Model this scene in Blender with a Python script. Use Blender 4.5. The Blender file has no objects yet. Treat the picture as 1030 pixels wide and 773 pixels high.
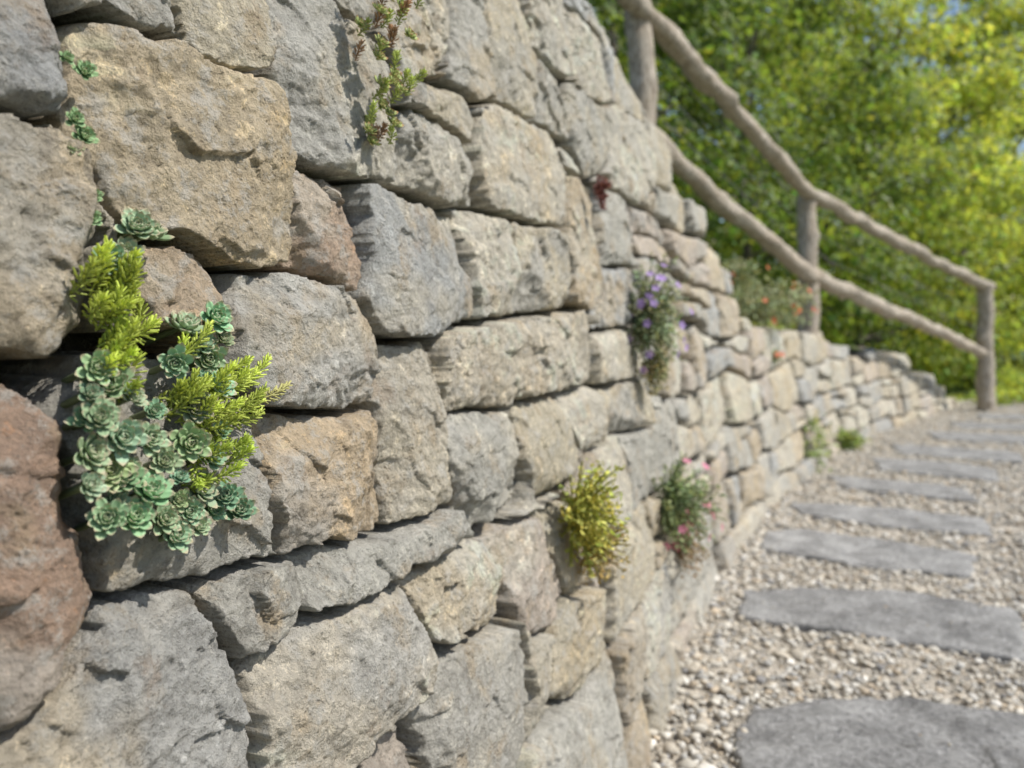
import bpy, math, random
import numpy as np
from mathutils import Vector
random.seed(7); RNG=np.random.default_rng(11)
scene=bpy.context.scene
# ------------------------------------------------------------------ helpers
PERM=RNG.permutation(4096); ANG=RNG.random(4096)*2*np.pi
GX=np.cos(ANG); GY=np.sin(ANG); RA=RNG.random(4096); RB=RNG.random(4096)
def perlin(x,y,seed=0):
    x=np.asarray(x,float)+seed*17.31; y=np.asarray(y,float)+seed*9.77
    xi=np.floor(x).astype(int); yi=np.floor(y).astype(int); xf=x-xi; yf=y-yi
    u=xf*xf*xf*(xf*(xf*6-15)+10); v=yf*yf*yf*(yf*(yf*6-15)+10)
    def g(ix,iy,fx,fy):
        k=PERM[(PERM[(ix+seed*31)&4095]+iy)&4095]
        return GX[k]*fx+GY[k]*fy
    a=g(xi,yi,xf,yf); b=g(xi+1,yi,xf-1,yf); c=g(xi,yi+1,xf,yf-1); d=g(xi+1,yi+1,xf-1,yf-1)
    return ((a+(b-a)*u)*(1-v)+(c+(d-c)*u)*v)*1.5
def fbm(x,y,o=4,seed=0,gain=.5):
    r=0;a=1
    for i in range(o):
        r=r+a*perlin(x*2**i,y*2**i,seed+i); a*=gain
    return r
def facets(x,y,seed=0):
    """fractured rock: every cell is its own tilted plane"""
    xi=np.floor(x).astype(int); yi=np.floor(y).astype(int)
    bd=np.full(x.shape,1e9); out=np.zeros(x.shape)
    for dx in (-1,0,1):
        for dy in (-1,0,1):
            ix=xi+dx; iy=yi+dy; k=PERM[(PERM[(ix+seed*57)&4095]+iy)&4095]; px=ix+RA[k]; py=iy+RB[k]
            d=(x-px)**2+(y-py)**2; m=d<bd; bd=np.where(m,d,bd)
            out=np.where(m,GX[k]*(x-px)+GY[k]*(y-py)+(RA[(k*7+3)&4095]-.5)*.45,out)
    return out
def sstep(a,b,x):
    t=np.clip((x-a)/(b-a),0,1); return t*t*(3-2*t)
def link(o): scene.collection.objects.link(o); return o
def mesh_np(name,V,Fq,mat,col=None,smooth=True,parent=None):
    me=bpy.data.meshes.new(name); V=np.asarray(V,np.float32); Fq=np.asarray(Fq,np.int32)
    me.vertices.add(len(V)); me.vertices.foreach_set('co',V.ravel())
    m,k=Fq.shape
    me.loops.add(m*k); me.loops.foreach_set('vertex_index',Fq.ravel())
    me.polygons.add(m); me.polygons.foreach_set('loop_start',np.arange(0,m*k,k,dtype=np.int32))
    me.polygons.foreach_set('loop_total',np.full(m,k,np.int32))
    me.polygons.foreach_set('use_smooth',np.full(m,smooth,bool))
    me.update(calc_edges=True)
    if col is not None:
        at=me.color_attributes.new('Col','FLOAT_COLOR','POINT')
        c=np.ones((len(V),4),np.float32); c[:,:3]=col; at.data.foreach_set('color',c.ravel())
    me.materials.append(mat)
    o=link(bpy.data.objects.new(name,me))
    if parent: o.parent=parent
    return o
def empty(name):
    o=bpy.data.objects.new(name,None); link(o); return o
class Acc:
    def __init__(s): s.V=[];s.F=[];s.C=[];s.n=0
    def add(s,V,F,C):
        V=np.asarray(V,float); s.V.append(V); s.F.append(np.asarray(F)+s.n); s.C.append(np.broadcast_to(np.asarray(C,float),(len(V),3))); s.n+=len(V)
    def build(s,name,mat,smooth=True,parent=None):
        return mesh_np(name,np.vstack(s.V),np.vstack(s.F),mat,np.vstack(s.C),smooth,parent)
# ------------------------------------------------------------------ materials
def newmat(name):
    m=bpy.data.materials.new(name); m.use_nodes=True; nt=m.node_tree
    return m,nt,nt.nodes['Principled BSDF'],nt.nodes['Material Output']
def N(nt,t,**k):
    n=nt.nodes.new(t)
    for a,b in k.items(): setattr(n,a,b)
    return n
def noise(nt,co,scale,detail=6,rough=.6):
    n=N(nt,'ShaderNodeTexNoise'); n.inputs['Scale'].default_value=scale; n.inputs['Detail'].default_value=detail; n.inputs['Roughness'].default_value=rough
    nt.links.new(co,n.inputs['Vector']); return n.outputs['Fac']
def ramp(nt,fac,p0,p1,c0=(0,0,0,1),c1=(1,1,1,1)):
    r=N(nt,'ShaderNodeValToRGB'); e=r.color_ramp.elements; e[0].position=p0;e[1].position=p1;e[0].color=c0;e[1].color=c1
    nt.links.new(fac,r.inputs['Fac']); return r.outputs['Color']
def mix(nt,fac,a,b,mode='MIX'):
    m=N(nt,'ShaderNodeMix',data_type='RGBA',blend_type=mode)
    for s,v in ((0,fac),(6,a),(7,b)):
        if hasattr(v,'is_output'): nt.links.new(v,m.inputs[s])
        else: m.inputs[s].default_value=v
    return m.outputs[2]
def mul(nt,a,k):
    m=N(nt,'ShaderNodeMath',operation='MULTIPLY'); nt.links.new(a,m.inputs[0]); m.inputs[1].default_value=k; return m.outputs[0]
def add(nt,a,b):
    m=N(nt,'ShaderNodeMath',operation='ADD'); nt.links.new(a,m.inputs[0]); nt.links.new(b,m.inputs[1]); return m.outputs[0]
def bump(nt,h,dist,strength=1.0):
    b=N(nt,'ShaderNodeBump'); b.inputs['Distance'].default_value=dist; b.inputs['Strength'].default_value=strength
    nt.links.new(h,b.inputs['Height']); return b.outputs['Normal']
def objco(nt): return N(nt,'ShaderNodeTexCoord').outputs['Object']
def attr(nt): return N(nt,'ShaderNodeAttribute',attribute_name='Col').outputs['Color']

def stone_material(name):
    m,nt,p,o=newmat(name); co=objco(nt); c=attr(nt)
    n1=noise(nt,co,15,8,.65); n2=noise(nt,co,75,9,.75); n3=noise(nt,co,360,4,.6); n4=noise(nt,co,34,7,.75); n5=noise(nt,co,9,6,.7)
    c=mix(nt,1.0,c,ramp(nt,n2,.32,.68,(.66,.65,.63,1),(1.38,1.37,1.34,1)),'MULTIPLY')
    c=mix(nt,mul(nt,ramp(nt,n1,.54,.65),.55),c,(.58,.42,.23,1))       # ochre iron stain
    c=mix(nt,mul(nt,ramp(nt,n5,.60,.68),.42),c,(.44,.28,.16,1))       # rusty patches
    c=mix(nt,mul(nt,ramp(nt,n4,.52,.60),.60),c,(.76,.73,.66,1))       # pale lichen
    c=mix(nt,mul(nt,ramp(nt,n4,.41,.34),.40),c,(.24,.23,.21,1))
    v=N(nt,'ShaderNodeTexVoronoi'); v.inputs['Scale'].default_value=170; nt.links.new(co,v.inputs['Vector'])
    pit=ramp(nt,v.outputs['Distance'],.08,.36); pm=ramp(nt,n1,.44,.60)
    c=mix(nt,mul(nt,pm,.32),c,mix(nt,1.0,c,pit,'MULTIPLY'))
    c=mix(nt,mul(nt,ramp(nt,n3,.58,.66),.5),c,(.13,.12,.10,1))
    nt.links.new(c,p.inputs['Base Color']); p.inputs['Roughness'].default_value=.95
    p.inputs['Specular IOR Level'].default_value=.15
    h=add(nt,mul(nt,n2,1.5),mul(nt,n3,.4)); h=add(nt,h,mul(nt,n4,1.5))
    hp=N(nt,'ShaderNodeMath',operation='MULTIPLY'); nt.links.new(pit,hp.inputs[0]); nt.links.new(pm,hp.inputs[1])
    h=add(nt,h,mul(nt,hp.outputs[0],.35))
    nt.links.new(bump(nt,h,.0055,1.0),p.inputs['Normal'])
    return m
M_wall=stone_material('weathered_limestone')
def simple_mat(name,scale,dist,vary=.25,rough=.9,spec=.25):
    m,nt,p,o=newmat(name); co=objco(nt); c=attr(nt); n=noise(nt,co,scale,7,.65); n2=noise(nt,co,scale*.13,5,.6)
    c=mix(nt,1.0,c,ramp(nt,n,.3,.7,(1-vary,)*3+(1,),(1+vary,)*3+(1,)),'MULTIPLY')
    c=mix(nt,1.0,c,ramp(nt,n2,.3,.7,(1-vary*.8,)*3+(1,),(1+vary*.8,)*3+(1,)),'MULTIPLY')
    nt.links.new(c,p.inputs['Base Color']); p.inputs['Roughness'].default_value=rough; p.inputs['Specular IOR Level'].default_value=spec
    nt.links.new(bump(nt,add(nt,n,n2),dist),p.inputs['Normal']); return m
M_slab=simple_mat('slate_slab',70,.013,.42)
M_peb=simple_mat('pebble_stone',120,.001,.12,.8)
M_gravel=simple_mat('gravel_bed',110,.012,.45)
M_soil=simple_mat('grassy_soil',25,.02,.4)
def leaf_mat(name,trans=.35,rough=.5):
    m,nt,p,o=newmat(name); c=attr(nt)
    nt.links.new(c,p.inputs['Base Color']); p.inputs['Roughness'].default_value=rough; p.inputs['Specular IOR Level'].default_value=.35
    t=N(nt,'ShaderNodeBsdfTranslucent'); g=mix(nt,1.0,c,(1.8,1.6,.9,1),'MULTIPLY'); nt.links.new(g,t.inputs['Color'])
    ms=N(nt,'ShaderNodeMixShader'); ms.inputs[0].default_value=trans
    nt.links.new(p.outputs[0],ms.inputs[1]); nt.links.new(t.outputs[0],ms.inputs[2]); nt.links.new(ms.outputs[0],o.inputs['Surface']); return m
M_leaf=leaf_mat('tree_leaf',.5); M_succ=leaf_mat('succulent_leaf',.15,.5); M_herb=leaf_mat('herb_leaf',.3)
M_wood,nt,p,o=newmat('weathered_wood'); co=objco(nt)
mp=N(nt,'ShaderNodeMapping'); mp.inputs['Scale'].default_value=(1,1,.35); nt.links.new(co,mp.inputs['Vector'])
n1=noise(nt,mp.outputs[0],40,8,.75); n2=noise(nt,co,7,5,.65)
c=ramp(nt,n1,.36,.64,(.22,.175,.13,1),(.68,.61,.51,1)); c=mix(nt,ramp(nt,n2,.42,.62,(.05,.05,.05,1),(.5,.5,.5,1)),c,(.40,.31,.22,1))
nt.links.new(c,p.inputs['Base Color']); p.inputs['Roughness'].default_value=.85; nt.links.new(bump(nt,add(nt,n1,n2),.018),p.inputs['Normal'])
M_bark,nt,p,o=newmat('tree_bark'); co=objco(nt); n1=noise(nt,co,20,6,.7)
nt.links.new(ramp(nt,n1,.3,.7,(.05,.04,.03,1),(.16,.13,.10,1)),p.inputs['Base Color']); nt.links.new(bump(nt,n1,.02),p.inputs['Normal'])
M_wire,nt,p,o=newmat('steel_wire'); p.inputs['Base Color'].default_value=(.2,.2,.2,1); p.inputs['Metallic'].default_value=.6; p.inputs['Roughness'].default_value=.6
# ------------------------------------------------------------------ wall base line
BAT=.12
cp=np.array([(-.778,-1.0),(-.378,0),(.254,1.58),(.64,2.6),(.84,3.08),(1.42,4.23),(2.38,5.88),(2.86,6.63),(4.74,9.02),(6.6,11.3),(9,14)])
cy=np.linspace(-1,14,3001); cx=np.interp(cy,cp[:,1],cp[:,0])
kk=np.exp(-0.5*(np.arange(-120,121)/40.0)**2);kk/=kk.sum()
cx=np.convolve(np.concatenate([cx[0]-.4*.005*np.arange(120,0,-1),cx,cx[-1]+.9*.005*np.arange(1,121)]),kk,'valid')
cs=np.concatenate([[0],np.cumsum(np.hypot(np.diff(cx),np.diff(cy)))])
ctx=np.gradient(cx,cs);cty=np.gradient(cy,cs)
def base(s): return np.interp(s,cs,cx),np.interp(s,cs,cy),np.interp(s,cs,cty),-np.interp(s,cs,ctx)
def wp(s,z,h):
    x,y,nx,ny=base(s); return np.stack([x+nx*(h-BAT*z),y+ny*(h-BAT*z),z+0*x],-1)
TS=np.array([0,3.2,4.2,4.45,4.6,5.15,5.3,7.7,7.75,9.3,9.35,10.9,10.95,12.0,12.05,12.6,13.2]); TZ=np.array([1.66,1.63,1.62,1.5,1.24,1.2,.95,.93,.86,.84,.70,.66,.52,.46,.30,.20,.05])
def top(s): return np.interp(s,TS,TZ)
# ------------------------------------------------------------------ measured stones  (s mm, z mm)
G=(.35,.338,.30);BG=(.32,.325,.32);T=(.43,.38,.285);TL=(.48,.44,.36);O=(.38,.27,.17);DG=(.32,.305,.27);PK=(.40,.34,.285)
ST=[("1534,1069 1594,1089 1600,1058 1599,1017 1568,990 1528,993",(.31,.315,.315),.0),
("1597,1104 1710,1155 1710,1106 1677,1082 1633,1082 1600,1068",G,.004),
("1714,1157 1827,1208 1822,1130 1795,1086 1734,1082 1711,1103",T,.0),
("1601,1065 1632,1078 1677,1080 1733,1080 1802,1084 1824,1044 1839,982 1827,920 1764,909 1698,925 1643,940 1601,1004",(.43,.35,.235),.010),
("1528,987 1552,991 1571,986 1598,970 1608,925 1598,864 1564,839 1516,837",(.38,.31,.215),.004),
("1831,1171 1898,1219 1968,1204 2034,1170 2056,1104 2028,1026 1865,1022 1831,1048 1827,1113",(.44,.41,.34),.006),
("1916,1248 2038,1304 2034,1223 1958,1206",G,0),
("2051,1309 2262,1405 2252,1298 2152,1194 2085,1186 2042,1208",TL,0),
("2047,1119 2170,1145 2296,1133 2311,1054 2172,1032 2040,1028",G,.003),
("2138,1190 2298,1209 2297,1137 2170,1145 2116,1151",T,-.004),
("2291,1388 2418,1442 2380,1232 2299,1212 2235,1227",G,0),
("2358,1226 2651,1252 2713,1168 2655,1061 2311,1054 2296,1133",TL,.006),
("2418,1442 2634,1534 2639,1382 2540,1242 2393,1236",T,.0),
("2615,1393 2798,1393 2783,1264 2639,1249 2552,1249",G,0),
("2634,1534 2905,1616 2992,1499 2799,1398 2650,1415",TL,0),
("2912,1597 3233,1619 3231,1461 2995,1407 2900,1469",TL,.003),
("2817,1388 3176,1433 3154,1301 2908,1205 2783,1264",G,.003),
("3207,1455 3763,1530 3745,1364 3450,1237 3127,1246",TL,.004),
("3790,1576 4158,1592 4086,1376 3734,1346",T,.004),
("1833,1012 1943,1020 1949,927 1932,906 1833,917 1830,972",(.35,.24,.165),-.002),
("1949,1018 2088,1027 2231,1017 2235,881 2103,859 2002,847 1947,863 1945,926",BG,.003),
("2235,1032 2406,1037 2392,893 2245,878 2244,965",TL,0),
("2415,1037 2670,1054 2661,914 2403,885",T,.002),
("2735,1176 2990,1197 2938,932 2699,912 2686,1046",(.43,.35,.24),.003),
("3039,1206 3336,1218 3295,1053 2998,1019",G,0),
("2976,1013 3310,1035 3280,894 2800,864 2868,929",BG,.003),
("1642,919 1707,918 1747,905 1736,844 1678,844 1651,859",(.39,.295,.20),.0),
("1749,908 1832,909 1904,902 1960,868 1943,784 1857,784 1772,792 1739,819 1736,860",(.37,.36,.33),.005),
("1960,847 2101,850 2103,779 2078,697 2103,656 1961,650 1948,737 1944,789",(.40,.36,.29),.0),
("2130,859 2380,881 2768,910 2784,773 2432,760 2227,750 2112,759 2106,803",(.45,.395,.305),.004),
("2778,864 3250,886 3302,756 2792,757",TL,.003),
("1607,838 1677,838 1732,811 1758,768 1767,672 1676,676 1591,686 1580,751 1574,802",DG,-.004),
("1761,786 1841,782 1946,776 1948,737 1961,650 1837,664 1779,669 1768,700 1759,752",(.41,.315,.205),.0),
("1515,832 1550,824 1574,795 1588,762 1592,717 1585,663 1559,643 1533,629 1500,631",(.285,.18,.12),.010),
("2110,753 2264,756 2331,719 2339,613 2187,602 2133,636 2115,679",G,.002),
("2340,751 2530,750 2595,647 2562,608 2381,606 2349,672",T,.003),
("1806,658 1920,644 2091,640 2119,604 1951,601 1841,599 1802,616",G,.004),
("1680,667 1791,657 1797,607 1736,593 1707,611",DG,-.004),
("1591,677 1638,672 1680,664 1704,612 1725,516 1638,490 1497,480 1499,626 1545,632",(.32,.315,.30),-.002),
("1732,590 1796,596 1892,598 1959,590 1998,512 1993,471 1885,467 1816,455 1739,494",(.44,.395,.32),.005),
("1968,601 2094,598 2181,583 2220,501 2184,473 2043,497 2000,522 1971,574",TL,.003),
("2199,586 2369,570 2424,456 2432,407 2280,427 2233,497",PK,.0),
("2017,494 2215,462 2257,353 2207,256 2007,347 1982,444",DG,.0),
("2393,573 2520,572 2634,397 2466,428",T,.0),
("2417,435 2634,397 2622,293 2509,251 2371,307",T,.003),
("2540,749 2790,753 2838,646 2637,642",TL,0),
("2807,756 3298,750 3294,633 2867,654",T,0)]
stones=[]
for t,c,off in ST:
    P=np.array([[float(a)/1000 for a in q.split(',')] for q in t.split()])
    stones.append(dict(P=P,c=c,off=off*1.1+random.uniform(-.004,.004),tr=1))
PAL=[G,BG,T,TL,PK,(.42,.35,.25),G,TL,(.37,.31,.23),T,TL]
z=-.13
while z<1.7:
    hh=random.uniform(.15,.24); s=.1+random.random()*.2
    f=lambda a,zz:zz+(.025 if a<3.2 else .06)*float(perlin(a*1.6,zz*5,3))
    while s<13.2:
        w=random.uniform(.18,.58)*(1 if s>3 else .7)
        a,b=s,s+w; z0,z1=z,z+hh
        parts=[(z0,z1)]
        if random.random()<.25:
            zm=z+hh*random.uniform(.35,.65); parts=[(z0,zm),(zm,z1)]
        J=.012 if s<3.2 else .020
        for (p0,p1) in parts:
            j=lambda k=J:random.uniform(-k,k)
            P=np.array([(a+j(),f(a,p0)+j()),((a+b)/2+j(.05),f((a+b)/2,p0)+j()),(b+j(),f(b,p0)+j()),(b+j(),(p0+p1)/2),(b+j(),f(b,p1)+j()),((a+b)/2+j(.05),f((a+b)/2,p1)+j()),(a+j(),f(a,p1)+j()),(a+j(),(p0+p1)/2)])
            if (p0+p1)/2+.30*(p1-p0)<float(top((a+b)/2)):
                c=np.array(random.choice(PAL))*random.uniform(.88,1.12)
                stones.append(dict(P=P,c=tuple(c),off=random.uniform(-.010,.014)*(1 if s<3.2 else 1.8),tr=0))
        s+=w
    z+=hh
for st in stones:
    P=st['P']; st['ctr']=P.mean(0); st['half']=np.maximum((P.max(0)-P.min(0))/2,.02)
    st['pl']=[(random.uniform(0,2*math.pi),random.uniform(.40,1.0),random.uniform(.012,.05)) for _ in range(7)]
    st['R']=random.uniform(.0025,.0055)
    if st['c'][0]==.285: st['R']=.03
    st['rough']=random.uniform(.7,1.5); st['tx']=random.uniform(-.06,.06); st['tz']=random.uniform(-.12,.09); st['th']=random.uniform(-.5,.5)
    st['c2']=random.choice([G,T,BG,TL,(.44,.35,.22)])
def sdf(P,x,y):
    d=np.full(x.shape,1e9); ins=np.zeros(x.shape,bool); n=len(P)
    for i in range(n):
        ax,ay=P[i]; bx,by=P[(i+1)%n]; ex,ey=bx-ax,by-ay
        t=np.clip(((x-ax)*ex+(y-ay)*ey)/(ex*ex+ey*ey+1e-12),0,1)
        d=np.minimum(d,(x-ax-t*ex)**2+(y-ay-t*ey)**2)
        c=((ay>y)!=(by>y)); ins^=c&(x<(bx-ax)*(y-ay)/((by-ay) if abs(by-ay)>1e-9 else 1e-9)+ax)
    d=np.sqrt(d); return np.where(ins,d,-d)
def zone(s0,s1,ds,z0,z1,dz):
    sv=np.arange(s0,s1+ds*1.5,ds); zv=np.arange(z0,z1,dz); S,Z=np.meshgrid(sv,zv,indexing='ij')
    Sw=S+.005*fbm(S*11,Z*11,2,21)+.0042*fbm(S*36,Z*36,3,22,.6); Zw=Z+.004*fbm(S*11,Z*11,2,31)+.0034*fbm(S*36,Z*36,3,32,.6)
    res={}
    for tr in (1,0):
        b=np.full(S.shape,-1.0); se=np.full(S.shape,-1.0); idx=np.full(S.shape,-1)
        for i,st in enumerate(stones):
            if st['tr']!=tr: continue
            P=st['P']; lo=P.min(0)-.05; hi=P.max(0)+.05
            i0,i1=np.searchsorted(sv,[lo[0],hi[0]]); j0,j1=np.searchsorted(zv,[lo[1],hi[1]])
            if i1<=i0 or j1<=j0: continue
            sl=(slice(i0,i1),slice(j0,j1)); d=sdf(P,Sw[sl],Zw[sl])
            bb=b[sl]; ss=se[sl]; ii=idx[sl]; m=d>bb
            se[sl]=np.where(m,bb,np.maximum(ss,d)); b[sl]=np.where(m,d,bb); idx[sl]=np.where(m,i,ii)
        res[tr]=(b,se,idx)
    bt,st_,it=res[1]; bp,sp,ip=res[0]; cl=.010
    use=bt>-cl
    e=np.where(use,np.minimum((bt-st_)/2,bt+cl),np.minimum(np.minimum((bp-sp)/2,bp+cl),-bt-cl))
    idx=np.where(use,it,ip); bb=np.maximum(bt,bp)
    h=np.zeros(S.shape); C=np.zeros(S.shape+(3,)); R=np.full(S.shape,.02); RG=np.ones(S.shape); FX=np.zeros(S.shape); FZ=np.zeros(S.shape)
    cm=sstep(-.15,.45,fbm(S*6,Z*8,4,95))
    for i in np.unique(idx):
        if i<0: continue
        st=stones[i]; P=st['P']; lo=P.min(0)-.06; hi=P.max(0)+.06
        i0,i1=np.searchsorted(sv,[lo[0],hi[0]]); j0,j1=np.searchsorted(zv,[lo[1],hi[1]]); sl=(slice(i0,i1),slice(j0,j1))
        m=idx[sl]==i
        if not m.any(): continue
        a=(S[sl]-st['ctr'][0]); c_=(Z[sl]-st['ctr'][1]); an=a/st['half'][0]; bn=c_/st['half'][1]
        wn=.12*perlin(S[sl]*22,Z[sl]*22,i%50)+.06*perlin(S[sl]*70,Z[sl]*70,i%50)
        hh=np.full(a.shape,.007)
        for th,t0,k in st['pl']:
            hh=np.minimum(hh,.007-k*(an*math.cos(th)+bn*math.sin(th)-t0+wn))
        hh=np.maximum(hh,-.016)
        hh=hh+st['off']+np.clip(st['tx']*a,-.007,.007)+np.clip(st['tz']*c_,-.009,.009)
        h[sl]=np.where(m,hh,h[sl]); R[sl]=np.where(m,st['R'],R[sl]); RG[sl]=np.where(m,st['rough'],RG[sl])
        ct_,sn=math.cos(st['th']),math.sin(st['th'])
        FX[sl]=np.where(m,a*ct_-c_*sn+i*3.7,FX[sl]); FZ[sl]=np.where(m,a*sn+c_*ct_+i*1.3,FZ[sl])
        cc=C[sl]; k_=(.6*cm[sl])[...,None]; val=np.array(st['c'])*(1-k_)+np.array(st['c2'])*k_; cc[m]=val[m]
    R=R*(1+.7*perlin(S*30,Z*30,5)); R=np.maximum(R,.002)
    en=np.clip(e/R,0,1); h=h-R*.8*(1-np.sqrt(np.maximum(0,1-(1-en)**2)))
    h=h-.0018*sstep(.020,.0,e)*(1+1.8*fbm(S*20,Z*20,2,66))
    wx=FX+.010*perlin(S*22,Z*22,50)+.003*perlin(S*70,Z*70,51); wz=FZ+.010*perlin(S*22,Z*22,52)+.003*perlin(S*70,Z*70,53)
    F1=facets(wx*12,wz*18,1); F2=facets(wx*34,wz*46,2); F3=facets(wx*95,wz*105,3)
    msk=.35+.65*sstep(-.2,.4,perlin(S*9,Z*9,77))
    h=h+RG*(.0048*F1+msk*(.0026*F2+.0011*F3)+.0016*fbm(S*13,Z*13,3,41)+.0016*fbm(S*60,Z*60,4,44,.65))
    g=.0022+.0022*fbm(S*10,Z*10,2,70)+.0060*sstep(.2,.8,perlin(S*6,Z*6,72)); g=np.maximum(g,.0008)
    f=sstep(g,g+max(.0028,ds*1.1),e)
    h=-.095+(h+.095)*f
    joint=f<.45
    col=1.62*C*(1+.16*fbm(S*9,Z*9,3,80)[...,None])*(1+.30*RG*F2*.5)[...,None]
    jc=np.array((.07,.06,.045)); col=np.where(joint[...,None],jc,col)
    above=(Z>top(S)-.16)&(bb<-.012)
    h=np.where(above,-.34,h)
    V=wp(S.ravel(),Z.ravel(),h.ravel()); n0,n1=S.shape; I=np.arange(n0*n1).reshape(n0,n1)
    Fq=np.stack([I[:-1,:-1],I[1:,:-1],I[1:,1:],I[:-1,1:]],-1).reshape(-1,4)
    ab=above.ravel(); keep=~(ab[Fq].all(1)); Fq=Fq[keep]
    used=np.unique(Fq); rm=np.full(n0*n1,-1); rm[used]=np.arange(len(used))
    return V[used],rm[Fq],np.clip(col.reshape(-1,3)[used],.02,.8)
W=Acc()
for z_ in ((.1,1.42,.006,-.05,1.78,.006),(1.42,2.18,.0017,.30,1.36,.0017),(1.42,2.18,.005,-.05,.30,.005),(1.42,2.18,.005,1.358,1.78,.005),(2.18,3.7,.0032,-.05,1.78,.0030),(3.7,12.9,.008,-.05,1.78,.008)):
    W.add(*zone(*z_))
wall=W.build('dry_stone_wall',M_wall)
# ------------------------------------------------------------------ bank behind the wall, ground, path
def grid_mesh(name,PX,mat,col):
    n0,n1=PX.shape[:2]; I=np.arange(n0*n1).reshape(n0,n1)
    Fq=np.stack([I[:-1,:-1],I[:-1,1:],I[1:,1:],I[1:,:-1]],-1).reshape(-1,4)
    return mesh_np(name,PX.reshape(-1,3),Fq,mat,col)
sv=np.linspace(.1,13.4,260); ov=np.concatenate([np.linspace(.05,1.2,16),np.linspace(1.5,9,16)])
Sg,Og=np.meshgrid(sv,ov,indexing='ij'); bx,by,bnx,bny=base(Sg)
ts=np.interp(Sg,TS,TZ)-.07; rise=.12*np.minimum(Og,3)
Zg=ts+rise+.03*perlin(Sg*3,Og*3,7); Zg=np.where(Og<.08,ts-.02,Zg)
off=-(Og+BAT*ts)
grid_mesh('garden_bank',np.stack([bx+bnx*off,by+bny*off,Zg],-1),M_soil,np.array((.085,.10,.035)))
gx=np.concatenate([[-400,-100,-30],np.linspace(-10,25,60),[60,150,400]]); gy=np.concatenate([[-400,-100,-20],np.linspace(-5,35,60),[80,200,500]])
GXm,GYm=np.meshgrid(gx,gy,indexing='ij')
grid_mesh('ground',np.stack([GXm,GYm,np.full(GXm.shape,-.04)],-1)[::-1],M_soil,np.array((.085,.12,.035)))
sv=np.arange(.1,15.2,.03); ov=np.arange(-.25,2.3,.03); Sg,Og=np.meshgrid(sv,ov,indexing='ij')
sc=np.minimum(Sg,cs[-1]); bx,by,bnx,bny=base(sc)
Zg=.006*fbm(Sg*4,Og*4,3,12)-.003*(Og>0)
grid_mesh('gravel_path',np.stack([bx+bnx*Og,by+bny*Og,Zg],-1)[:, ::-1],M_gravel,np.array((.50,.45,.375)))
slabs=[[(.517,1.805),(.70,1.86),(.92,1.888),(1.142,1.776),(1.45,1.62),(1.25,1.12),(.75,1.3),(.43,1.45)],
[(.78,2.664),(1.043,2.697),(1.355,2.643),(1.575,2.493),(1.43,2.2),(1.34,2.084),(1.042,2.255),(.684,2.411)],
[(1.105,3.477),(1.278,3.533),(1.61,3.303),(1.804,3.1),(1.624,2.823),(1.264,2.976),(.991,3.207)],
[(1.442,4.13),(1.928,3.956),(2.218,3.733),(2.066,3.44),(1.66,3.59),(1.39,3.84)],
[(1.94,4.93),(2.30,4.76),(2.56,4.5),(2.43,4.14),(1.89,4.50)],
[(2.575,5.70),(2.98,5.46),(3.15,5.18),(2.9,4.75),(2.38,5.16)],
[(3.04,6.42),(3.475,6.22),(3.78,5.92),(3.5,5.45),(2.88,5.9)],
[(3.80,7.32),(4.52,6.98),(4.2,6.42),(3.6,6.75)],[(4.5,8.22),(5.3,7.9),(4.96,7.3),(4.3,7.65)],[(5.3,9.1),(6.1,8.7),(5.9,8.25),(5.05,8.6)]]
def inpoly(P,x,y): return sdf(np.array(P),x,y)
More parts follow.
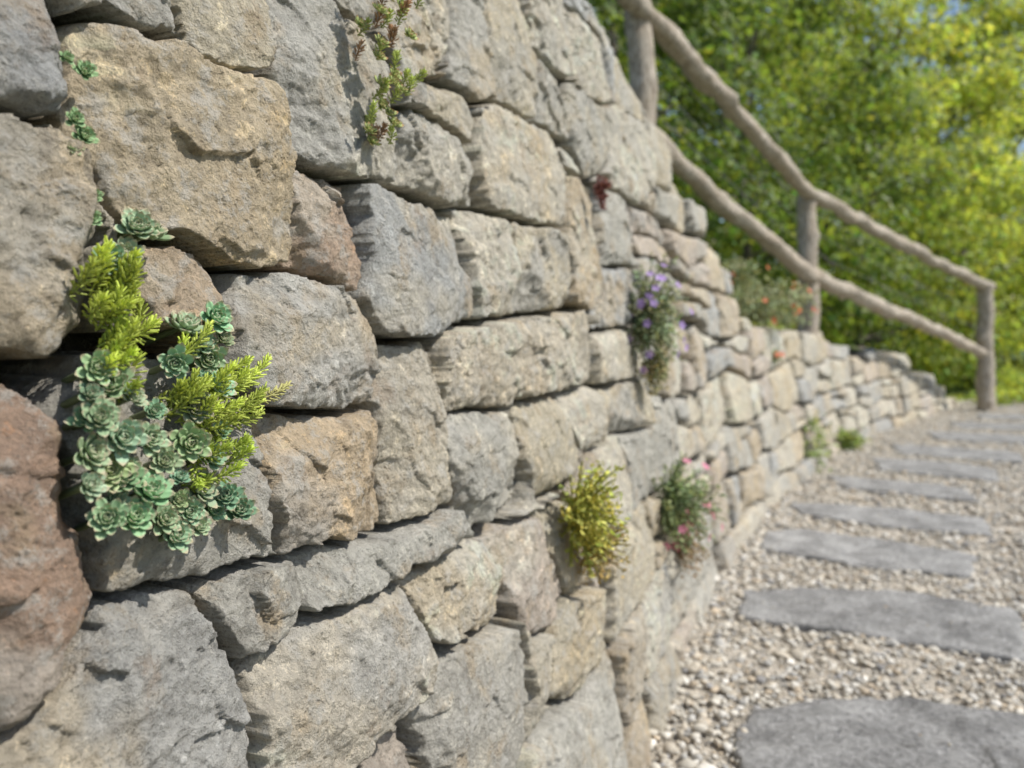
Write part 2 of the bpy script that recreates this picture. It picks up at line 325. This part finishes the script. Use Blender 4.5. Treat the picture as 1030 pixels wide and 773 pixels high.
for k,P in enumerate(slabs):
    P=np.array(P); n=140; L=np.vstack([P,P[:1]]); d=np.concatenate([[0],np.cumsum(np.hypot(*np.diff(L,axis=0).T))]); t=np.linspace(0,d[-1],n,endpoint=False)
    ex=np.interp(t,d,L[:,0]); ey=np.interp(t,d,L[:,1]); c0=np.array([ex.mean(),ey.mean()])
    w=np.exp(-.5*(np.arange(-3,4)/1.1)**2); w/=w.sum()
    ex=sum(w[i+3]*np.roll(ex,i) for i in range(-3,4)); ey=sum(w[i+3]*np.roll(ey,i) for i in range(-3,4))
    aa=np.arctan2(ey-c0[1],ex-c0[0])
    r=1+.045*fbm(np.cos(aa)*2.5+k*3.3,np.sin(aa)*2.5,5,4,.65); V=[]
    rings=[(1.0,-.03),(1.004,.008),(.998,.014),(.988,.017),(.96,.019)]+[(q,.020) for q in np.linspace(.92,.04,26)]
    for q,zz in rings:
        X=c0[0]+(ex-c0[0])*r*q; Y=c0[1]+(ey-c0[1])*r*q; Zz=zz+(.004*fbm(X*5,Y*5,3,14)+.0045*facets(X*6+.3*perlin(X*9,Y*9,1),Y*9,5)+.003*facets(X*17+.3*perlin(X*9,Y*9,1),Y*22,6)+.0022*fbm(X*35,Y*35,3,15) if zz>.012 else 0*X)
        V.append(np.stack([X,Y,Zz-.004],-1))
    V=np.vstack(V); F=[]
    for a in range(len(rings)-1):
        i=np.arange(n); F.append(np.stack([a*n+i,a*n+(i+1)%n,(a+1)*n+(i+1)%n,(a+1)*n+i],-1))
    V=np.vstack([V,V[-n:].mean(0)]); F=np.vstack(F)
    i=np.arange(n); cap=np.stack([(len(rings)-1)*n+i,(len(rings)-1)*n+(i+1)%n,np.full(n,len(V)-1)],-1)
    base_c=np.array((.295,.29,.28))*random.uniform(.9,1.12)
    me=bpy.data.meshes.new('stone_slab'); me.from_pydata(V.tolist(),[],F.tolist()+cap.tolist())
    at=me.color_attributes.new('Col','FLOAT_COLOR','POINT'); cc=np.ones((len(V),4),np.float32); cc[:,:3]=base_c*(1+.22*fbm(V[:,0]*5,V[:,1]*5,4,19))[:,None]; at.data.foreach_set('color',cc.ravel())
    for p_ in me.polygons: p_.use_smooth=True
    me.materials.append(M_slab); link(bpy.data.objects.new('stone_slab',me))
import bmesh
def ico(sub):
    bm=bmesh.new(); bmesh.ops.create_icosphere(bm,subdivisions=sub,radius=1); V=np.array([v.co[:] for v in bm.verts]); F=np.array([[v.index for v in f.verts] for f in bm.faces]); bm.free(); return V,F
def pebbles(n,s0,s1,o0,o1,rmin,rmax,sub,zoff=0,pw=2.6,onslab=False):
    IV,IF=ico(sub); S=RNG.uniform(s0,s1,n); O_=RNG.uniform(o0,o1,n); bx,by,nx_,ny_=base(S); X=bx+nx_*O_; Y=by+ny_*O_
    keep=np.ones(n,bool)
    for P in slabs:
        q=inpoly(P,X,Y)
        keep&=(q<RNG.uniform(-.004,.02,n)) if not onslab else (RNG.random(n)<2)
    X,Y=X[keep],Y[keep]; n=len(X)
    r=rmin+(rmax-rmin)*RNG.random(n)**pw
    sc_=np.stack([r*RNG.uniform(.8,1.4,n),r*RNG.uniform(.7,1.1,n),r*RNG.uniform(.4,.75,n)],-1)
    a=RNG.random(n)*2*np.pi; tl=RNG.normal(0,.35,n)
    V=IV[None]*sc_[:,None]*(1+.17*np.sin(IV[None,:,:]*RNG.uniform(1.5,4,(n,1,3))+RNG.uniform(0,6,(n,1,3))))
    y2=V[...,1]*np.cos(tl)[:,None]-V[...,2]*np.sin(tl)[:,None]; z2=V[...,1]*np.sin(tl)[:,None]+V[...,2]*np.cos(tl)[:,None]
    x3=V[...,0]*np.cos(a)[:,None]-y2*np.sin(a)[:,None]; y3=V[...,0]*np.sin(a)[:,None]+y2*np.cos(a)[:,None]
    Vw=np.stack([x3+X[:,None],y3+Y[:,None],z2+(RNG.uniform(-.002,.007,n)+sc_[:,2]*.4+zoff)[:,None]],-1)
    pal=np.array([(.58,.54,.465),(.50,.445,.36),(.66,.625,.56),(.40,.385,.355),(.49,.405,.30),(.53,.49,.415),(.30,.29,.28)])
    C=pal[RNG.choice(7,n,p=[.25,.20,.14,.13,.10,.13,.05])]*RNG.uniform(.78,1.10,(n,1))
    F=(IF[None]+(np.arange(n)*len(IV))[:,None,None]).reshape(-1,3)
    return Vw.reshape(-1,3),F,np.repeat(C,len(IV),0)
A=Acc()
A.add(*pebbles(28000,1.9,4.9,-.06,1.9,.0035,.012,2)); A.add(*pebbles(140,1.9,5.2,.02,1.9,.014,.030,2))
A.add(*pebbles(350,1.9,5.5,-.05,.10,.006,.020,2,.0,2.0))
A.add(*pebbles(24000,4.9,14,-.06,2.1,.006,.019,1)); A.add(*pebbles(5000,.2,1.9,.0,2.0,.008,.025,1))
A.add(*pebbles(260,1.9,9,.1,1.7,.003,.007,1,.020,2.0,True))      # stray grit lying on slabs
A.build('gravel',M_peb)
# ------------------------------------------------------------------ tubes
def tube(acc,pts,rad,col,seg=12,rn=.06,step=None,seed=0,knots=0):
    pts=np.array(pts,float); rad=np.array(rad,float)
    d=np.concatenate([[0],np.cumsum(np.linalg.norm(np.diff(pts,axis=0),axis=1))])
    step=step or max(d[-1]/40,.02); t=np.linspace(0,d[-1],max(2,int(d[-1]/step)))
    P=np.stack([np.interp(t,d,pts[:,i]) for i in range(3)],-1); R=np.interp(t,d,rad)
    if len(P)>8:
        Q=P.copy()
        for _ in range(3): Q[1:-1]=(Q[:-2]+2*Q[1:-1]+Q[2:])/4
        P=Q
        if knots: P=P+np.stack([perlin(t*2.2,t*0+q,seed+30) for q in (1.5,7.3,13.9)],-1)*.020
    Tn=np.gradient(P,axis=0); Tn/=np.linalg.norm(Tn,axis=1)[:,None]+1e-9
    ref=np.array([0,0,1.]) if abs(Tn[len(Tn)//2,2])<.8 else np.array([1.,0,0])
    U=np.cross(Tn,ref); U/=np.linalg.norm(U,axis=1)[:,None]; Wv=np.cross(Tn,U)
    a=np.linspace(0,2*np.pi,seg,endpoint=False)
    rr=R[:,None]*(1+rn*2*fbm(np.repeat(t[:,None],seg,1)*4,np.cos(a)[None]*1.0+np.sin(a)[None]*.7+seed*5.1,3,seed+2))
    for k in range(knots):
        rs=random.Random(seed*100+k); t0=rs.uniform(0,d[-1]); a0=rs.uniform(0,6.28); da=np.angle(np.exp(1j*(a-a0)))
        rr=rr*(1+.32*np.exp(-((t[:,None]-t0)/.045)**2-(da[None]/.55)**2))
    V=P[:,None]+U[:,None]*(np.cos(a)[None,:,None]*rr[...,None])+Wv[:,None]*(np.sin(a)[None,:,None]*rr[...,None])
    n=len(P); I=np.arange(n*seg).reshape(n,seg); F=np.stack([I[:-1],np.roll(I[:-1],-1,1),np.roll(I[1:],-1,1),I[1:]],-1).reshape(-1,4)
    V=V.reshape(-1,3); V=np.vstack([V,P[0],P[-1]]); i=np.arange(seg)
    F=np.vstack([F,np.stack([i,(i+1)%seg,np.full(seg,n*seg),np.full(seg,n*seg)],-1),np.stack([(n-1)*seg+i,(n-1)*seg+(i+1)%seg,np.full(seg,n*seg+1),np.full(seg,n*seg+1)],-1)])
    acc.add(V,F,col)
def tube_obj(name,pts,rad,mat,parent=None,**k):
    a=Acc(); tube(a,pts,rad,(.3,.26,.2),**k); o=a.build(name,mat,True,parent); o.data.validate(); return o
fence=empty('wooden_railing')
posts=[(-.62,2.05,1.4,2.95,.085),(.586,3.7,1.2,2.46,.066),(2.19,5.9,.7,1.92,.072),(5.64,9.5,-.1,1.55,.092)]
for i,(x,y,z0,z1,r) in enumerate(posts):
    tube_obj('post_%d'%(i+1),[(x,y,z0),(x+.01,y,z0+.5*(z1-z0)),(x-.005,y,z1-.02),(x,y,z1)],[r*1.1,r,r*.95,r*.78],M_wood,fence,seg=24,rn=.07,seed=i,knots=5)
tube_obj('top_rail',[(-1.3,1.1,3.3),(-.62,2.05,2.92),(.1,2.95,2.62),(.60,3.66,2.36),(.95,4.15,2.28),(1.35,4.72,2.18),(1.75,5.25,2.04),(2.0,5.6,1.96),(2.2,5.85,1.92),(2.9,6.7,1.87),(3.7,7.6,1.77),(4.6,8.5,1.64),(5.3,9.2,1.55),(5.8,9.62,1.47)],[.05,.05,.05,.05,.055,.046,.054,.05,.046,.054,.060,.052,.06,.055],M_wood,fence,seg=20,rn=.13,step=.03,seed=11,knots=24)
tube_obj('bottom_rail',[(-.62,2.0,2.2),(.586,3.62,1.80),(1.3,4.66,1.58),(2.16,5.80,1.33),(3.1,6.8,1.16),(4.3,8.1,.95),(5.3,9.2,.76),(5.75,9.6,.68)],[.048,.048,.050,.056,.06,.054,.06,.055],M_wood,fence,seg=20,rn=.11,step=.03,seed=15,knots=18)
for q in (.3,.55,.8):
    tube_obj('wire_%d'%int(q*100),[(-.62,2.05,2.2+.72*q),(.586,3.7,1.80+.56*q),(2.19,5.9,1.33+.59*q),(5.64,9.5,.71+.8*q)],[.0025]*4,M_wire,fence,seg=6,rn=0,step=.4)
# ------------------------------------------------------------------ foliage
def leafquads(P,Nn,size,C,asp=.55):
    n=len(P); Nn=Nn/(np.linalg.norm(Nn,axis=1)[:,None]+1e-9); r=RNG.normal(size=(n,3)); U=np.cross(Nn,r); U/=np.linalg.norm(U,axis=1)[:,None]+1e-9; Wv=np.cross(Nn,U)
    s=size[:,None]; V=np.stack([P-U*s*.5,P+Wv*s*asp*.5-Nn*s*.08,P+U*s*.5,P-Wv*s*asp*.5-Nn*s*.08],1)
    F=np.arange(n*4).reshape(n,4); return V.reshape(-1,3),F,np.repeat(C,4,0)
def cluster_leaves(acc,ctrs,rads,per,size,tint):
    for c,r in zip(ctrs,rads):
        n=max(8,int(per*RNG.uniform(.7,1.3))); d=RNG.normal(size=(n,3)); d/=np.linalg.norm(d,axis=1)[:,None]
        rr=r*RNG.uniform(.35,1.0,n)**.6*RNG.uniform(.85,1.15,n); P=c+d*rr[:,None]*np.array([1,1,.6]); P[:,2]-=.15*r*(np.hypot(d[:,0],d[:,1]))
        Nn=d*.5+RNG.normal(size=(n,3))*.5+np.array([.35,-.35,.6]); t=np.array(tint)*RNG.uniform(.75,1.25)*RNG.uniform(.6,1.4,(n,1))*(np.array([1,1,1])+RNG.normal(0,.12,(n,1))*np.array([1,0,-.3]))
        V,F,C=leafquads(P,Nn,size*RNG.uniform(.6,1.3,n),np.clip(t,.005,1)); acc.add(V,F,C)
def tree(name,x,y,z0,h,cr,zc0,ncl,per,size,tint,trunk=.1,clr=.5):
    e=empty(name); T_=Acc(); top_=np.array([x+random.uniform(-.3,.3),y,z0+h*.85])
    b0=np.array([x,y,z0-.2]); tube(T_,[b0,(b0+top_)/2+np.array([random.uniform(-.2,.2),0,0]),top_],[trunk,trunk*.65,trunk*.2],(.1,.1,.1),seg=10)
    ctrs=[];rads=[]
    for i in range(ncl):
        f=random.random()**.8; zz=z0+zc0+(h-zc0)*f; wr=cr*math.sqrt(max(.05,1-(2*f-.85)**2*.72))*random.uniform(.45,1.08)
        a=random.uniform(0,2*math.pi); c=np.array([x+wr*math.cos(a),y+wr*math.sin(a),zz]); ctrs.append(c); rads.append(clr*random.uniform(.6,1.3))
        if i%3==0:
            st=b0+(top_-b0)*min(.95,max(.15,(zz-z0)/h*.8)); tube(T_,[st,(st+c)/2+np.array([0,0,.1]),c],[trunk*.35,trunk*.22,.008],(.1,.1,.1),seg=6)
    o=T_.build('trunk',M_bark,True,e); o.data.validate()
    L=Acc(); cluster_leaves(L,ctrs,rads,per,size,tint); L.build('foliage',M_leaf,False,e)
g1=(.27,.34,.07);g2=(.15,.22,.045);g3=(.38,.45,.10)
tree('hazel_shrub',.9,7.2,.6,4.2,1.5,.0,85,150,.10,g2,.06,.42)
tree('hazel_shrub',3.0,9.6,.4,5.2,1.9,.0,95,150,.11,g2,.06,.5)
tree('hazel_shrub',5.4,12.4,.2,4.6,2.0,.0,105,150,.12,g1,.07,.5)
tree('hazel_shrub',8.4,14.6,.0,4.2,2.2,.0,110,150,.12,g3,.07,.5)
tree('hazel_shrub',12.3,17.5,.0,4.6,2.6,.0,110,140,.14,g3,.08,.6)
tree('deciduous_tree',3.8,15.5,.3,10,3.0,1.2,140,150,.16,g1,.16,.75)
tree('deciduous_tree',8.6,19.5,.0,10.5,3.2,1.0,130,150,.17,g3,.18,.8)
tree('deciduous_tree',-1.6,11.0,.6,8,2.4,.8,110,150,.15,g1,.14,.65)
tree('deciduous_tree',14.2,23.5,.0,10.6,3.4,.8,120,140,.19,g3,.18,.85)
L=Acc(); ct=[];rd=[]
for i in range(420):
    a=random.uniform(-.35,.95); D=random.uniform(27,36); ct.append(np.array([D*math.sin(a),D*math.cos(a),random.uniform(0,12.4)])); rd.append(random.uniform(.9,2.0))
cluster_leaves(L,ct,rd,130,.36,g1); L.build('distant_trees',M_leaf,False)
def undergrowth(name,pts,per,size,tint):
    L=Acc(); cluster_leaves(L,[np.array(p[:3]) for p in pts],[p[3] for p in pts],per,size,tint); L.build(name,M_leaf,False)
pts=[]
for i in range(90):
    s=random.uniform(6.6,12.8); o_=random.uniform(.9,2.6); x,y,a,b=base(np.array([s])); zt=float(top(s)); pts.append((float(x[0]-a[0]*o_),float(y[0]-b[0]*o_),zt+random.uniform(.0,.35),random.uniform(.15,.3)))
undergrowth('undergrowth',pts,120,.07,g3)
pts=[(random.uniform(7.0,13),random.uniform(10.8,15),random.uniform(.0,.5),random.uniform(.2,.45)) for i in range(70)]
pts+=[(random.uniform(6.0,8.0),random.uniform(10.4,11.6),random.uniform(-.05,.15),random.uniform(.12,.25)) for i in range(20)]
undergrowth('undergrowth',pts,120,.08,(.30,.38,.08))
pts=[]
for i in range(60):
    s=random.uniform(2.2,6.4); o_=random.uniform(.5,1.6); x,y,a,b=base(np.array([s])); zt=float(top(s)); pts.append((float(x[0]-a[0]*o_),float(y[0]-b[0]*o_),zt+random.uniform(-.05,.1),random.uniform(.1,.2)))
undergrowth('undergrowth',pts,90,.05,g2)
# ------------------------------------------------------------------ small plants
def frame(n):
    n=np.array(n,float); n/=np.linalg.norm(n); r=np.array([0,0,1.]) if abs(n[2])<.9 else np.array([1.,0,0]); u=np.cross(r,n); u/=np.linalg.norm(u); return u,np.cross(n,u),n
def rosette(acc,c,n,R,col,tip,nl=30):
    u,v,w=frame(n); c=np.array(c); ph0=random.uniform(0,6.28)
    for i in range(nl):
        f=(i+1)/nl; ph=ph0+i*2.39996; L_=R*(.25+.85*f**.8)*random.uniform(.9,1.1); el=math.radians(80-74*f**.8+random.uniform(-6,6))
        rd=u*math.cos(ph)+v*math.sin(ph); sd=-u*math.sin(ph)+v*math.cos(ph)
        base_=c-w*R*.15*f; Wd=R*.27*(.55+.5*f); V=[];Cc=[]
        for t,wd in ((0,.35),(.3,.7),(.6,1.0),(.82,.88),(.95,.5),(1.04,.04)):
            ang=el+.45*t; p=base_+rd*(L_*t*math.cos(el+.25*t))+w*(L_*t*math.sin(el+.25*t)); nn=w*math.cos(ang)-rd*math.sin(ang)
            for q in (-1,-.5,0,.5,1):
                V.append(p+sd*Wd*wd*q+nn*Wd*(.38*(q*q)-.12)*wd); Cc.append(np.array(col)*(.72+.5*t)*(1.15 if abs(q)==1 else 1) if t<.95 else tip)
            for q in (.5,0,-.5):
                V.append(p+sd*Wd*wd*q-nn*Wd*.32*wd); Cc.append(np.array(col)*.9)
        F=[]
        for a in range(5):
            for b in range(8): F.append((a*8+b,a*8+(b+1)%8,(a+1)*8+(b+1)%8,(a+1)*8+b))
        acc.add(V,F,np.array(Cc))
def needle(acc,p,d,L_,wd,col):
    u,v,w=frame(d); V=[p+0*w]
    for t,r in ((.25,1),(.75,.8)):
        for a in range(5): V.append(p+w*L_*t+(u*math.cos(a*1.2566)+v*math.sin(a*1.2566)*.7)*wd*r)
    V.append(p+w*L_); F=[]
    for a in range(5):
        b=(a+1)%5; F+= [(0,1+b,1+a,1+a),(1+a,1+b,6+b,6+a),(6+a,6+b,11,11)]
    acc.add(V,F,col)
def sedum_stem(acc,p,d,L_,nn,nl,wd,col):
    p=np.array(p,float); d=np.array(d,float); d/=np.linalg.norm(d); pts=[p]; 
    for i in range(8):
        d=d+np.array([random.gauss(0,.08),random.gauss(0,.08),.10+random.gauss(0,.05)]); d/=np.linalg.norm(d); pts.append(pts[-1]+d*L_/8)
    tube(acc,pts,[wd*.8]*9,np.array(col)*.7,seg=5,rn=0,step=L_/8)
    pts=np.array(pts)
    for i in range(nn):
        t=(i/nn)**.75; q=t*8; k=min(7,int(q)); pp=pts[k]+(pts[k+1]-pts[k])*(q-k); dd=pts[k+1]-pts[k]; u,v,w=frame(dd)
        ph=i*2.4; el=.45+.65*t; dr=(u*math.cos(ph)+v*math.sin(ph))*math.cos(el)+w*math.sin(el)
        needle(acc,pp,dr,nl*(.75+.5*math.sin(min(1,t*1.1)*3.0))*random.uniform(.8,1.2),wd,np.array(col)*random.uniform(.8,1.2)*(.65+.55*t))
def wn(s): 
    x,y,a,b=base(np.array([s])); return np.array([a[0],b[0],0.])
ROS=[(1588,778),(1597,735),(1624,811),(1634,782),(1630,746),(1662,833),(1657,751),(1671,713),(1699,730),(1706,867),(1688,848),(1628,910),(1650,927),(1599,832),(1713,716),(1687,762),
(1600,800),(1610,760),(1612,785),(1645,765),(1668,775),(1675,740),(1640,725),(1690,820),(1700,780),(1712,850),(1655,735),(1675,860),(1615,905),(1640,930),(1597,800),(1600,765),(1695,835),(1640,800),
(1590,800),(1586,758),(1592,815),(1604,745),(1616,732),(1648,712),(1662,726),(1685,722),(1676,800),(1702,815),(1605,820)]
A=Acc()
for s,z in ROS:
    s/=1000;z/=1000; edge=min(1,max(0,1-abs(z-.79)/.13)); t=.014+.016*edge+random.uniform(-.005,.006)
    s2=s-.93*(t-.009); z2=.85+(z-.85)*(1-1.6*t)
    n=wn(s2)*1.0+np.array([random.gauss(0,.28),-.4+random.gauss(0,.25),.55+random.gauss(0,.3)])
    cc=np.array((.30,.43,.27))*random.uniform(.7,1.15)*np.array([random.uniform(.85,1.15),1,random.uniform(.8,1.1)])
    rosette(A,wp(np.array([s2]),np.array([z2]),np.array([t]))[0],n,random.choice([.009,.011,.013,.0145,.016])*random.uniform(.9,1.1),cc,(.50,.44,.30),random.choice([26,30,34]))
    tube(A,[wp(np.array([s]),np.array([z-.012]),np.array([-.03]))[0],wp(np.array([s2]),np.array([z2]),np.array([t-.003]))[0]],[.0025,.0025],(.16,.20,.10),seg=6,rn=0)
for s,z,R in ((1.617,1.030,.009),(1.606,.995,.008),(1.612,.985,.010),(1.602,.975,.007),(1.612,.93,.008),(1.615,.945,.007),(1.604,1.035,.006)):
    rosette(A,wp(np.array([s-.010]),np.array([z]),np.array([.010]))[0],wn(s)+np.array([0,-.4,.4]),R,(.28,.42,.22),(.45,.4,.25),24)
A.build('succulent_rosette_plant',M_succ).data.validate()
A=Acc(); yg=(.52,.60,.12)
def stems(acc,s,z,t,n,spread,dirv,L_,nn,nl,wd,col):
    for _ in range(n):
        ss=s+random.gauss(0,spread[0]); zz=z+random.gauss(0,spread[1]); p=wp(np.array([ss]),np.array([zz]),np.array([t]))[0]
        d=wn(ss)*dirv[0]+np.array([.4,.91,0])*dirv[1]+np.array([0,0,dirv[2]])+np.array([random.gauss(0,.35),random.gauss(0,.35),random.gauss(0,.3)])
        sedum_stem(acc,p,d,L_*random.uniform(.7,1.25),nn,nl,wd,np.array(col)*random.uniform(.75,1.15))
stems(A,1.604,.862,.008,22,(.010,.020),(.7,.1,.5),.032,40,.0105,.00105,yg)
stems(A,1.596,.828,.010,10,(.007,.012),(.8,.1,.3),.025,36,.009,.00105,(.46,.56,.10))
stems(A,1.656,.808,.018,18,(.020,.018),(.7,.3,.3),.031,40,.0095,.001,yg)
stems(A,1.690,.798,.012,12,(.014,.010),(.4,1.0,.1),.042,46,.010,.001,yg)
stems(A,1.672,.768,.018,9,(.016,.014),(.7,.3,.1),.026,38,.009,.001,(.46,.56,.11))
sedum_stem(A,wp(np.array([1.70]),np.array([.800]),np.array([.02]))[0],(.30,.85,-.05),.078,70,.010,.001,(.46,.44,.17))
A.build('yellow_sedum_plant',M_succ).data.validate()
def herb(name,c,rx,rz,n,leaf,col,flow=None,nf=0,fs=.012,stemr=.0012):
    e=Acc(); c=np.array(c,float)
    for i in range(n):
        d=RNG.normal(size=3); d/=np.linalg.norm(d); end=c+d*np.array([rx,rx,rz])*random.uniform(.45,1.25); st=c+np.array([-rx*.6,rx*.3,-rz*.2*random.random()])
        mid=(st+end)/2+np.array([0,0,rz*.12]); tube(e,[st,mid,end],[stemr]*3,np.array(col)*.6,seg=4,rn=0,step=rz/4)
        m=14; t=RNG.uniform(.3,1.02,m)[:,None]; P=(1-t)**2*st+2*t*(1-t)*mid+t*t*end+RNG.normal(0,leaf*.45,(m,3))
        V,F,C=leafquads(P,RNG.normal(size=(m,3))*.6+np.array([.4,-.3,.6]),leaf*RNG.uniform(.6,1.3,m),np.array(col)*random.uniform(.7,1.25)*RNG.uniform(.6,1.35,(m,1))*np.array([random.uniform(.85,1.25),1,1]),.5); e.add(V,F,C)
    for i in range(nf):
        d=RNG.normal(size=3); d/=np.linalg.norm(d); d[1]=-abs(d[1]); p=c+d*np.array([rx,rx,rz])*random.uniform(.9,1.2); n0=d+np.array([.3,-.6,.4]); u,v,w=frame(n0)
        for k in range(5):
            a=k*1.2566; q=u*math.cos(a)+v*math.sin(a); qs=-u*math.sin(a)+v*math.cos(a)
            e.add([p,p+q*fs*.6+qs*fs*.35+w*fs*.15,p+q*fs+w*fs*.2,p+q*fs*.6-qs*fs*.35+w*fs*.15],[(0,1,2,3)],np.array(flow)*random.uniform(.8,1.2))
    e.build(name,M_herb,False).data.validate()
herb('stonecrop_plant',(.132,1.29,.565),.052,.085,120,.011,(.46,.49,.11))
herb('stonecrop_plant',(.150,1.33,.50),.045,.065,60,.010,(.42,.35,.13))
herb('bellflower_plant',(.36,1.95,.91),.068,.135,170,.014,(.30,.37,.22),(.40,.28,.62),20,.012)
herb('bellflower_plant',(.36,1.95,.78),.042,.07,50,.012,(.35,.36,.19))
herb('pink_flower_plant',(.437,2.0,.44),.085,.12,120,.014,(.25,.33,.16),(.68,.25,.38),7,.013)
herb('pink_flower_plant',(.47,2.12,.33),.065,.10,70,.014,(.28,.22,.13),(.62,.18,.28),8,.014)
herb('orange_flower_bush',(1.47,4.65,1.05),.27,.14,230,.030,(.36,.42,.25),(.74,.20,.10),8,.018)
herb('orange_flower_bush',(1.22,4.20,1.20),.12,.09,60,.026,(.32,.38,.20),(.74,.22,.10),3,.018)
herb('orange_flower_bush',(1.72,4.75,1.08),.09,.09,26,.024,(.32,.37,.21),(.76,.18,.08),6,.018)
herb('orange_flower_bush',(1.50,4.55,.76),.05,.04,20,.025,(.20,.26,.12),(.74,.18,.1),2,.02)
herb('wall_base_herb',(1.90,5.18,.19),.19,.21,140,.035,(.28,.37,.12))
herb('wall_base_herb',(2.6,6.15,.08),.14,.1,60,.035,(.26,.35,.11))
herb('red_moss_plant',(.19,1.66,1.16),.020,.035,40,.007,(.24,.10,.09))
A=Acc()
for i in range(34):
    k=random.random(); p=np.array([-.135+random.gauss(0,.013),.85+random.gauss(0,.012),1.06+.20*k])
    sedum_stem(A,p,(.6+random.gauss(0,.3),-.5,.5+random.gauss(0,.3)),.020,28,.008,.0011,(.44,.52,.15) if i%3 else (.44,.27,.16))
for i in range(20):
    p=np.array([-.130+random.gauss(0,.012),.84+random.gauss(0,.01),1.06+.010*i]); rosette(A,p,(.7,-.5,.5+random.gauss(0,.3)),.0105,(.39,.46,.19),(.5,.27,.15),20)
A.build('wall_crevice_sedum',M_succ).data.validate()
# ------------------------------------------------------------------ light, sky, camera
el=math.radians(51); az=np.array([.93,-.24]); az/=np.linalg.norm(az)
d=Vector((az[0]*math.cos(el),az[1]*math.cos(el),math.sin(el)))
sl=bpy.data.lights.new('sun','SUN'); sl.energy=5.0; sl.angle=math.radians(.5); sl.color=(1,.96,.89); so=link(bpy.data.objects.new('sun',sl)); so.rotation_euler=d.to_track_quat('Z','Y').to_euler()
w=bpy.data.worlds.new('World'); scene.world=w; w.use_nodes=True; nt=w.node_tree; bg=nt.nodes['Background']
sk=nt.nodes.new('ShaderNodeTexSky'); sk.sky_type='NISHITA'; sk.sun_disc=False; sk.sun_elevation=el; sk.sun_rotation=math.atan2(d.x,d.y); nt.links.new(sk.outputs[0],bg.inputs[0]); bg.inputs[1].default_value=.14
cam=bpy.data.cameras.new('camera'); cam.lens=28; cam.sensor_width=36; cam.shift_y=-.043; cam.clip_start=.02; cam.clip_end=1500
cam.dof.use_dof=True; cam.dof.focus_distance=.66; cam.dof.aperture_fstop=5.0
co=link(bpy.data.objects.new('camera',cam)); co.location=(0,0,.85); co.rotation_euler=(math.radians(90),0,0); scene.camera=co
scene.view_settings.view_transform='Standard'; scene.view_settings.look='None'; scene.view_settings.exposure=0
